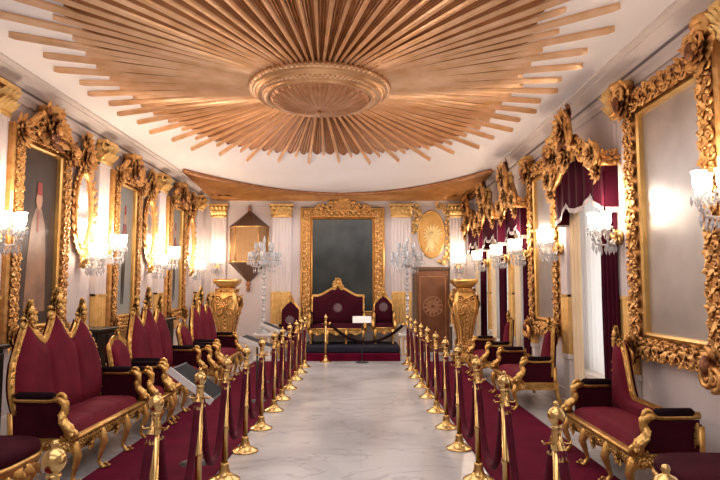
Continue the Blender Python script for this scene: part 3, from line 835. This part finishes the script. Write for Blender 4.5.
    if emblem:
        m = MB(); z = zs+.35; y = yb(z)-.095
        for k in range(10): m.leaf((0,y,z),(cos(2*PI*k/10),0,sin(2*PI*k/10)),(0,-1,0),.11,.05,.15)
        m.build('emblem', EMBL, t)
    if arms:
        for sg in (-1,1):
            x = sg*(hw-.01); m = MB(); za = zs+arm_h
            yk = yb(za)
            A = [(x,yk,za),(x,yk-.1,za-.005),(x,-.04,za-.01),(x,-.14,za)]
            m.tube(A, .026, 8)
            f = -hd; e = arm_h/.23
            S = [(x,-.10,za),(x,-.15,za-.008),(x,-.185,za-.04*e),(x,-.185,za-.09*e),(x+sg*.008,-.17,za-.14*e),(x+sg*.014,-.185,za-.19*e),(x+sg*.02,(f-.18)/2-.01,za-.235*e),(x+sg*.02,f-.02,zr+.035)]
            m.tube(S, [.028,.033,.033,.030,.030,.036,.040,.036], 9)
            m.volute((x,-.145,za+.004),(0,-1,0),(0,0,1),.045,1.5,.40,1,0,-PI/2,8)
            m.volute((x+sg*.02,f-.01,zr+.055),(0,-1,0),(0,0,1),.055,1.5,.40,1,0,PI/2,8)
            m.blob((x,-.145,za),(.038,.022,.022)); m.blob((x+sg*.02,f-.01,zr+.05),(.042,.028,.028))
            for k in range(3,len(S)-1):
                p, q = Vector(S[k]), Vector(S[k+1]); d_ = q-p
                for ss in (-1,1): m.leaf(p+Vector((ss*.024,0,0)), d_+Vector((ss*.01,-.01,0)), (ss,-.3,0), .075, .045, .25)
                m.leaf(p+Vector((0,-.028,.0)), d_, (0,-1,.3), .07, .04, .3)
            cluster(m, (x+sg*.03,-hd+.05,zr-.01), (sg,-.6,0), (0,0,-1), .075, 9, 0, r)
            ar = m.build('arm', GOLDF, t)
            m = MB(); m.tube([(x,yk-.04,za+.016),(x,yk-.06,za+.02),(x,-.09,za+.018),(x,-.11,za+.014)], [.018,.033,.033,.018], 10); m.build('arm_pad', PAD, ar)
            m = MB(); m.grid(lambda u,v: (x+sg*.0, -.18+(yk+.18)*u, zr+.02+(za-.03-zr-.02)*v), 4, 4); m.build('arm_panel', VELD, ar)
    return t

def three_peaks(u):
    k = min(2, int(u*3)); s = u*3-k; e = 1-abs(2*s-1)
    A = (.19,.235,.19)[k]
    base = 1.01 + .03*(1-abs(2*u-1))
    edge = -.10*max(0, abs(2*u-1)-.72)/.28
    return base + A*(e**1.25)*(.75+.25*e) + edge*(1-e)
def tri_side(v): return .93 + .10*sin(PI*min(1,v*.95)) 
kw = dict(zs=.45, outline=three_peaks, nlegs=3, crests=((1/6,1),(.5,1.25),(5/6,1)), side_mul=tri_side, seams=(-1/3,1/3), lean=9, group='three peaked settees')
seat_furniture('three_peak_settee', 'largest maroon settee with three pointed peaks, in front of the brown portrait', 'settee', (-2.43,5.17,0), PI/2, 1.46, .50, seed=61, **kw)
seat_furniture('three_peak_settee', 'maroon settee with three pointed peaks, middle one of the three on the left', 'settee', (-2.41,7.33,0), PI/2+.02, 1.44, .50, seed=62, **kw)
seat_furniture('three_peak_settee', 'maroon settee with three pointed peaks, farthest one, next to the tall gilt pedestal', 'settee', (-2.40,9.72,0), PI/2+.02, 1.44, .50, seed=63, **kw)
def one_arch(u): return .88 + .08*sin(PI*u)**1.5
kw2 = dict(W=.43, D=.50, zs=.43, outline=one_arch, nlegs=1, crests=((.5,.5),), group='gilt armchairs on the left')
seat_furniture('gilt_armchair', 'small gilt maroon armchair squeezed between the two nearer peaked settees', 'armchair', (-2.36,6.27,0), PI/2, seed=71, **kw2)
seat_furniture('gilt_armchair', 'small gilt maroon armchair squeezed between the two farther peaked settees', 'armchair', (-2.34,8.53,0), PI/2, seed=72, **kw2)

def chaise(tall):   # tall end at u=0 (local -x) or u=1
    def f(u):
        s = u if tall < 0 else 1-u
        q = max(0, min(1, (.30-s)/.22))
        q = q*q*(3-2*q)
        return .54 + .44*q + .03*max(0,1-s/.1)
    return f
kw3 = dict(D=.50, zs=.43, nlegs=3, arm_h=.18, group='gilt chaise settees on the right')
seat_furniture('gilt_chaise', 'largest maroon gilt chaise on the right, its tall back end by the first window', 'chaise', (2.16,4.78,0), -PI/2, 1.34, outline=chaise(-1), crests=((.05,.8),), seed=81, lean=3, **kw3)
seat_furniture('gilt_chaise', 'maroon gilt chaise below the farther clouded mirror, its tall back end nearer', 'chaise', (2.16,7.77,0), -PI/2, 1.22, outline=chaise(1), crests=((.95,.8),), seed=82, lean=3, **kw3)
seat_furniture('gilt_chaise', 'maroon gilt chaise below the second window, farthest on the right', 'chaise', (2.16,9.70,0), -PI/2, 1.12, outline=chaise(1), crests=((.95,.8),), seed=83, lean=3, **kw3)

def stool(label, loc, rz):
    t = thing('gilt_stool', label, 'stool', loc, rz, 'low gilt stools'); r = random.Random(91)
    m = MB(); m.lathe([(.0,.33),(.31,.33),(.335,.36),(.335,.40),(.31,.43),(.22,.452),(.1,.462),(.0,.465)], 32, square=.35); m.build('cushion', VELD, t)
    m = MB(); m.lathe([(.27,.26),(.325,.27),(.335,.30),(.345,.325),(.345,.345),(.32,.35),(.28,.34)], 32, square=.35)
    for k in range(20):
        a = 2*PI*k/20; c = Vector((cos(a)*.345,sin(a)*.345,.30)); m.leaf(c,(-sin(a)*.6,cos(a)*.6,-.5),(cos(a),sin(a),0),.10,.07,.5)
    m.build('seat_rail', GOLDF, t)
    for k in range(4):
        a = PI/4+PI/2*k; d = Vector((cos(a),sin(a),0)); m = MB()
        m.tube([d*.30+Vector((0,0,.30)), d*.37+Vector((0,0,.22)), d*.31+Vector((0,0,.10)), d*.29+Vector((0,0,.05)), d*.34+Vector((0,0,.018))], [.04,.045,.024,.02,.018], 8)
        m.leaf(d*.37+Vector((0,0,.30)), (d.x*.1,d.y*.1,-1), d, .15, .07, .3)
        m.build('leg', GOLDF, t)
stool('low gilt stool with dark maroon cushion in the near left corner of the view', (-2.60,3.98,0), 0)
stool('low gilt stool with dark maroon cushion in the near right corner of the view', (2.18,3.55,0), 0)

# dark cabinets along the left wall
def cabinet(y, label):
    t = thing('low_cabinet', label, 'cabinet', (XL,y,0), PI/2, 'dark low cabinets')
    m = MB(); m.box((-.26,-.40,.06),(.26,-.02,.96)); m.box((-.24,-.37,0),(.24,-.04,.06)); m.build('carcass', DARKW, t, bevel=.008)
    m = MB(); m.box((-.29,-.44,.96),(.29,-.01,1.0)); m.build('top', DARKW, t, bevel=.01)
    for sg in (-1,1):
        m = MB(); m.box((sg*.128-.118,-.415,.10),(sg*.128+.118,-.402,.92)); d = m.build('door', DARKW, t, bevel=.004)
        MB().blob((sg*.04,-.43,.55), .016).build('knob', BRASS, d)
cabinet(4.95,'dark low wooden cabinet against the left wall behind the nearest settee')
cabinet(7.28,'dark low wooden cabinet against the left wall under the nearest oval mirror')
cabinet(9.62,'dark low wooden cabinet against the left wall under the middle oval mirror')

# ------------------------------------------------------------------ bombe pedestals
def pedestal(x, y, rz, label):
    t = thing('gilt_pedestal', label, 'pedestal', (x,y,0), rz, 'tall gilt pedestals'); r = random.Random(95)
    m = MB(); m.lathe([(.26,0),(.27,.05),(.25,.09),(.26,.12),(.22,.17),(.17,.24)], 32, square=.6); m.build('base', GOLDF, t)
    m = MB(); m.lathe([(.17,.22),(.13,.34),(.125,.5),(.145,.66),(.19,.82),(.235,.98),(.262,1.12),(.265,1.22),(.24,1.33),(.19,1.42),(.155,1.48),(.15,1.52)], 32, square=.45); m.build('body', GOLDF, t)
    m = MB(); m.lathe([(.15,1.51),(.20,1.54),(.21,1.57),(.25,1.60),(.26,1.64),(.255,1.68),(.0,1.68)], 32, square=.7); m.build('top', GOLDS, t)
    m = MB()
    for k in range(4):
        R = Matrix.Rotation(PI/2*k,4,'Z'); o = MB()
        cluster(o, (0,-.28,1.2), (0,-1,0), (0,0,1), .14, 12, 0, r)
        for sg in (-1,1):
            o.volute((sg*.12,-.27,1.27),(sg,0,0),(0,0,1),.085,1.7,.22,1,0,1)
            o.volute((sg*.11,-.25,1.05),(sg,0,0),(0,0,1),.075,1.7,.22,-1,0,-1)
            o.tube([(sg*.18,-.24,1.2),(sg*.17,-.22,1.0),(sg*.12,-.18,.8),(sg*.09,-.14,.6),(sg*.10,-.13,.42),(sg*.16,-.17,.25)], [.022,.022,.02,.018,.018,.024], 7)
        carve(o, (0,-.24,.95), (0,-.15,.5), (0,-1,.2), .13, .07, 1, 0, r)
        cluster(o, (0,-.15,.38), (0,-1,0), (0,0,-1), .15, 10, 0, r)
        carve(o, (-.17,-.255,.12), (.17,-.255,.12), (0,-1,.2), .11, .06, 1, 0, r)
        carve(o, (-.15,-.20,1.45), (.15,-.20,1.45), (0,-1,-.3), .10, .06, 1, 0, r)
        m.add(o.v, o.f, 0, True, R)
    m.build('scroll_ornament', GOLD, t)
pedestal(-2.72,11.75,0,'tall bulging carved gilt pedestal beyond the farthest peaked settee, near the wall lantern')
pedestal(2.12,11.9,0,'tall bombe shaped carved gilt pedestal in front of the bronze door')

# ------------------------------------------------------------------ crystal candelabra
def candelabrum(x, y, label, lab2, ph=.54):
    p = thing('white_plinth', lab2, 'plinth', (x,y,0), 0, 'white candelabrum plinths')
    m = MB(); m.box((-.19,-.19,0),(.19,.19,.06)); m.box((-.165,-.165,.06),(.165,.165,ph-.05)); m.box((-.2,-.2,ph-.05),(.2,.2,ph)); m.build('body', WHITE, p, bevel=.008)
    m = MB()
    for k in range(4):
        o = MB(); rect_sweep(o, .10, .15, [(0,.0),(0,.012),(.02,.012),(.02,0)], 0, .28)
        o.blob((0,-.005,.28),(.05,.012,.07))
        m.add(o.v, o.f, 0, False, Matrix.Rotation(PI/2*k,4,'Z') @ Matrix.Translation((0,-.166,0)))
    m.build('gilt_panel', GOLDS, p)
    t = thing('crystal_candelabrum', label, 'candelabrum', (x,y,ph), 0, 'standing crystal candelabra')
    m = MB(); m.lathe([(.15,0),(.15,.015),(.10,.04),(.05,.07),(.04,.09)], 20); m.build('base', CRYS, t)
    prof = [(.03,.08)]; z = .09
    k = 0
    while z < 1.42:
        h = (.07,.05,.11)[k % 3]; rr = (.045,.03,.05)[k % 3]
        prof += [(.018,z),(rr,z+h*.4),(rr,z+h*.6),(.018,z+h)]; z += h; k += 1
    m = MB(); m.lathe(prof, 12, smooth=False); m.build('stem', CRYS, t)
    m = MB(); m.lathe([(.02,1.4),(.09,1.44),(.12,1.48),(.05,1.5),(.03,1.6),(.06,1.66),(.03,1.74),(.02,1.9),(.035,1.98),(.005,2.08)], 14); m.build('finial', CRYS, t)
    for ring, (nr, rad, zz) in enumerate(((8,.32,1.48),(5,.18,1.68))):
        for i in range(nr):
            a = 2*PI*(i+.5*ring)/nr; d = Vector((cos(a),sin(a),0))
            m = MB(); m.tube([d*.03+Vector((0,0,zz)), d*rad*.45+Vector((0,0,zz-.08)), d*rad*.85+Vector((0,0,zz-.05)), d*rad+Vector((0,0,zz+.06))], .012, 7)
            T0 = Matrix.Translation(d*rad+Vector((0,0,zz+.06))); m.lathe([(.012,0),(.05,.015),(.055,.03),(.02,.035)], 12, 0, T0)
            ar = m.build('arm', CRYS, t)
            m = MB(); m.lathe([(.014,.03),(.02,.05),(.042,.085),(.046,.12),(.036,.165),(.045,.19),(.042,.19),(.033,.16),(.012,.05)], 10, 0, T0); m.build('glass_cup', CRYS, ar)
            m = MB(); c = d*rad+Vector((0,0,zz+.07))
            for q in range(6): crystal(m, (c.x+.05*cos(q), c.y+.05*sin(q), c.z), .11, .011)
            for q in (.4,.7): crystal(m, (d.x*rad*q, d.y*rad*q, zz-.07), .15, .014)
            m.build('crystal_drop', CRYS, ar)
candelabrum(-2.08,12.35,'tall branching clear crystal candelabrum beside the hanging lantern','white plinth with gilt panels under the left crystal candelabrum')
candelabrum(.99,12.35,'tall branching clear crystal candelabrum beside the bronze door','white plinth with gilt panels under the right crystal candelabrum')

# ------------------------------------------------------------------ far wall: lantern, door, oval, ornaments
t = thing('hanging_lantern', 'brown faceted wall lantern with pointed top and bottom, mounted on the far wall', 'lantern', (-2.58,YF,0), 0)
def hexa(z, k): return [(-.44*k,-.01,z),(-.26*k-.0,-.30*k-.01,z),(.26*k,-.30*k-.01,z),(.44*k,-.01,z)]
def loft(rows, mi=0):
    m = MB(); v = []; f = []
    for z, k in rows: v += hexa(z,k)
    for j in range(len(rows)-1):
        for i in range(3): f.append((j*4+i,j*4+i+1,j*4+i+5,j*4+i+4))
    m.add(v, f, 0, False); return m
m = loft([(2.10,1),(2.88,1)]); m.build('glazed_body', LANT, t)
m = loft([(2.88,1.06),(2.92,1.06),(2.93,1.0),(3.26,.10),(3.30,.06)]); m.build('pointed_roof', LANTD, t)
m = loft([(2.10,1.06),(2.06,1.06),(2.05,1.0),(1.66,.12),(1.62,.08)]); m.build('pointed_base', LANTD, t)
m = MB()
for z in (2.09,2.89): m.tube([Vector(p) for p in hexa(z,1.03)], .018, 6)
for z0,z1 in ((2.09,2.89),):
    for i in range(4): m.tube([hexa(z0,1.0)[i], hexa(z1,1.0)[i]], .014, 6)
m.build('edge_moulding', GOLDS, t)
m = MB(); m.lathe([(.01,1.40),(.035,1.44),(.05,1.49),(.03,1.53),(.055,1.57),(.06,1.61),(.03,1.65)], 12, 0, Matrix.Translation((0,-.06,0))); m.build('drop_finial', MEDB, t)
m = MB(); m.lathe([(.04,3.27),(.05,3.30),(.02,3.33),(.03,3.36),(.004,3.43)], 12, 0, Matrix.Translation((0,-.06,0))); m.build('top_finial', MEDB, t)

d = struct(MB().box((1.28,YF-.045,.05),(2.0,YF-.005,1.90)).build('door_1', DOORM, bevel=.006))
m = MB()
for a, b in (((1.20,YF-.07,0),(1.28,YF,1.98)),((2.0,YF-.07,0),(2.08,YF,1.98)),((1.20,YF-.07,1.90),(2.08,YF,1.98))): m.box(a,b)
m.build('frame', LANTD, d, bevel=.01)
m = MB(); R = Matrix.Translation((1.64,YF-.05,1.08))
def ring(rad, th): m.tube([R @ Vector((rad*cos(2*PI*k/32),0,rad*sin(2*PI*k/32))) for k in range(32)], th, 6, 0, None, True)
ring(.22,.014); ring(.13,.010); ring(.05,.012)
for k in range(12):
    a = 2*PI*k/12; m.leaf(R @ Vector((.06*cos(a),-.005,.06*sin(a))),(cos(a),0,sin(a)),(0,-1,0),.09,.045,.1)
    m.leaf(R @ Vector((.14*cos(a+.2),-.005,.14*sin(a+.2))),(cos(a),0,sin(a)),(0,-1,0),.07,.05,.1)
m.build('round_medallion', MEDL, d)
m = MB()
for z in (.2,1.75): m.box((1.34,YF-.055,z),(1.94,YF-.045,z+.02))
for x in (1.34,1.92): m.box((x,YF-.055,.2),(x+.02,YF-.045,1.77))
m.build('panel_moulding', MEDB, d)

t = thing('oval_star_panel', 'oval amber panel with a pale gold starburst, above the bronze door', 'wall panel', (1.63,YF,2.74), 0)
pts = [(.30*cos(2*PI*k/40), .54*sin(2*PI*k/40)) for k in range(40)]
m = MB(); m.add([(x,-.025,z) for x,z in pts], [tuple(range(40))], 0, False)
m.build('field', STARF, t)
MB().tube([(x,-.025,z) for x,z in pts], .02, 8, 0, None, True).build('oval_frame', GOLDS, t)
m = MB(); v = []
for k in range(32):
    a = 2*PI*k/32; rr = (.24 if k % 4 == 0 else .16) if k % 2 == 0 else .07
    v.append((.02+rr*cos(a)*.95, -.04, -.02+rr*sin(a)*1.2))
v.append((.02,-.06,-.02))
m.add(v, [(32,k,(k+1) % 32) for k in range(32)], 0, False); m.blob((.02,-.055,-.02),(.05,.03,.06))
for k in range(16):
    a = 2*PI*k/16+.2; m.leaf((.02+.08*cos(a),-.04,-.02+.1*sin(a)),(cos(a),0,sin(a)),(0,-1,0),.16,.035,.2)
for a in (-2.0,-1.75,-1.57,-1.4,-1.15): m.leaf((.0,-.04,-.1),(cos(a),0,sin(a)),(0,-1,0),.36,.035,.1)
m.build('starburst', STARY, t)
for lab, x, pts in (('lacy gilt scroll ornament left of the oval star panel, against the far pilaster',1.28,[(0,3.40),(.06,3.2),(-.02,3.0),(-.04,2.75)]),
                    ('long lacy gilt scroll ornament right of the oval star panel, running down to the door',2.02,[(-.28,3.42),(-.05,3.34),(.02,3.1),(-.0,2.8),(.02,2.5),(-.0,2.2),(-.2,2.06)])):
    t = thing('gilt_wall_ornament', lab, 'wall ornament', (x,YF,0), 0, 'lacy gilt wall ornaments'); m = MB(); r = random.Random(len(lab))
    for p, q in zip(pts, pts[1:]):
        m.tube([(p[0],-.02,p[1]),(q[0],-.02,q[1])], .02, 6)
        carve(m, (p[0],-.03,p[1]), (q[0],-.03,q[1]), (0,-1,0), .22, .06, 1, 0, r)
    m.build('scrollwork', GOLDL, t)

# ------------------------------------------------------------------ dais and throne
t = thing('throne_dais', 'low stepped dais with dark navy top and maroon front under the throne settee', 'platform', (-.24,12.6,0), 0)
MB().box((-1.0,-.62,0),(1.05,.62,.15)).build('lower_step', CARP, t, bevel=.01)
MB().box((-1.0,-.50,.15),(1.05,.62,.29)).build('upper_step', BLUE, t, bevel=.03)
def throne(u):
    a = abs(2*u-1); return 1.02 + .19*(.5+.5*cos(PI*min(1,a/.85)))
seat_furniture('throne_settee', 'dark maroon throne settee with arched gilt crest standing on the navy dais', 'settee', (-.52,12.74,.29), 0, 1.20, .56, .42, throne, lean=5, nlegs=3, crests=((.5,1.2),), velvet=VELD, emblem=True, seed=101)
def arch(u):
    a = abs(2*u-1); return 1.02 + .17*(.5+.5*cos(PI*a))**.7
kw4 = dict(W=.46, D=.48, zs=.44, outline=arch, lean=6, nlegs=1, crests=((.5,.8),), arms=True, velvet=VELD, emblem=True, group='dark throne side chairs')
seat_furniture('throne_chair', 'dark maroon gilt chair with arched back left of the throne settee', 'chair', (-1.58,12.72,0), 0, seed=111, **kw4)
seat_furniture('throne_chair', 'dark maroon gilt chair with arched back right of the throne settee, on the dais', 'chair', (.50,12.74,.29), 0, seed=112, **{**kw4, 'outline': lambda u: arch(u)-.17})
# sign stand in front of the throne
t = thing('sign_stand', 'slim dark stand holding a white printed card before the throne settee', 'sign', (.02,11.75,0), 0)
m = MB(); m.lathe([(.13,0),(.13,.012),(.02,.03),(.014,.05)], 16); m.tube([(0,0,.03),(0,0,.84)], .011, 8); m.build('stand', STEEL, t)
M = Matrix.Translation((0,0,.86)) @ Matrix.Rotation(math.radians(-38),4,'X')
m = MB(); m.box((-.19,-.01,-.08),(.19,.01,.08),0,M @ Matrix.Rotation(0,4,'X')); m.build('card', PAPER, t)
# rope across in front of the throne
def swag(p, q, sag, label):
    p = Vector(p); q = Vector(q); t = thing('velvet_rope', label, 'barrier rope', p, 0, 'burgundy velvet barrier ropes')
    pts = [(q-p)*(i/24) + Vector((0,0,-sag*(1-(2*i/24-1)**2))) for i in range(25)]
    MB().tube(pts, .028, 8).build('rope', PAD, t)
    for e in (0,24): MB().blob(pts[e], .036).build('end_cap', BRASS, t)
swag((-.64,11.85,.775), (.84,11.5,.775), .36, 'long dark rope hanging in one swag before the throne dais')

# ------------------------------------------------------------------ lights
def lamp(kind, name, loc, energy, col, rot=(0,0,0), **k):
    d = bpy.data.lights.new(name, kind); d.energy = energy; d.color = col
    for a, b in k.items(): setattr(d, a, b)
    o = bpy.data.objects.new(name, d); C.objects.link(o); o.location = loc; o.rotation_euler = rot
    return o
for (l, rz) in SC:
    off = Matrix.Rotation(rz,3,'Z') @ Vector((0,-.22,.36))
    lamp('POINT', 'sconce_light', Vector(l)+off, (7 if l[1] > 13 else 24 if l[0] < -3 else 13), (1,.80,.63), shadow_soft_size=.08)
for y in (-.8, 2.4, 5.8, 9.0, 11.6):
    lamp('AREA', 'added_fill_light', (XC,y,3.22), 52, (1,.95,.93), shape='RECTANGLE', size=3.6, size_y=2.2)  # added fill below the ceiling, unseen and without a fixture
for y in (1.6, 5.0, 8.4, 11.4):
    lamp('AREA', 'added_up_fill', (XC,y,1.9), 14, (1,.95,.92), rot=(PI,0,0), shape='RECTANGLE', size=2.6, size_y=2.0)  # added to brighten the ceiling rays; the hall has no such lamp
w = bpy.data.worlds.new('World'); bpy.context.scene.world = w; w.use_nodes = True
w.node_tree.nodes['Background'].inputs[0].default_value = (.95,.97,1,1)
w.node_tree.nodes['Background'].inputs[1].default_value = 1.7

# ------------------------------------------------------------------ camera
cd = bpy.data.cameras.new('camera'); cam = bpy.data.objects.new('camera', cd); C.objects.link(cam)
cd.sensor_width = 36; cd.lens = 575/720*36; cd.clip_start = .05
cam.location = (0,0,1.5); cam.rotation_euler = (PI/2+math.atan(48/575), 0, math.radians(.1))
bpy.context.scene.camera = cam
sc = bpy.context.scene
sc.view_settings.view_transform = 'Standard'
sc.view_settings.look = 'None'
sc.view_settings.exposure = 0.0
sc.cycles.max_bounces = 8
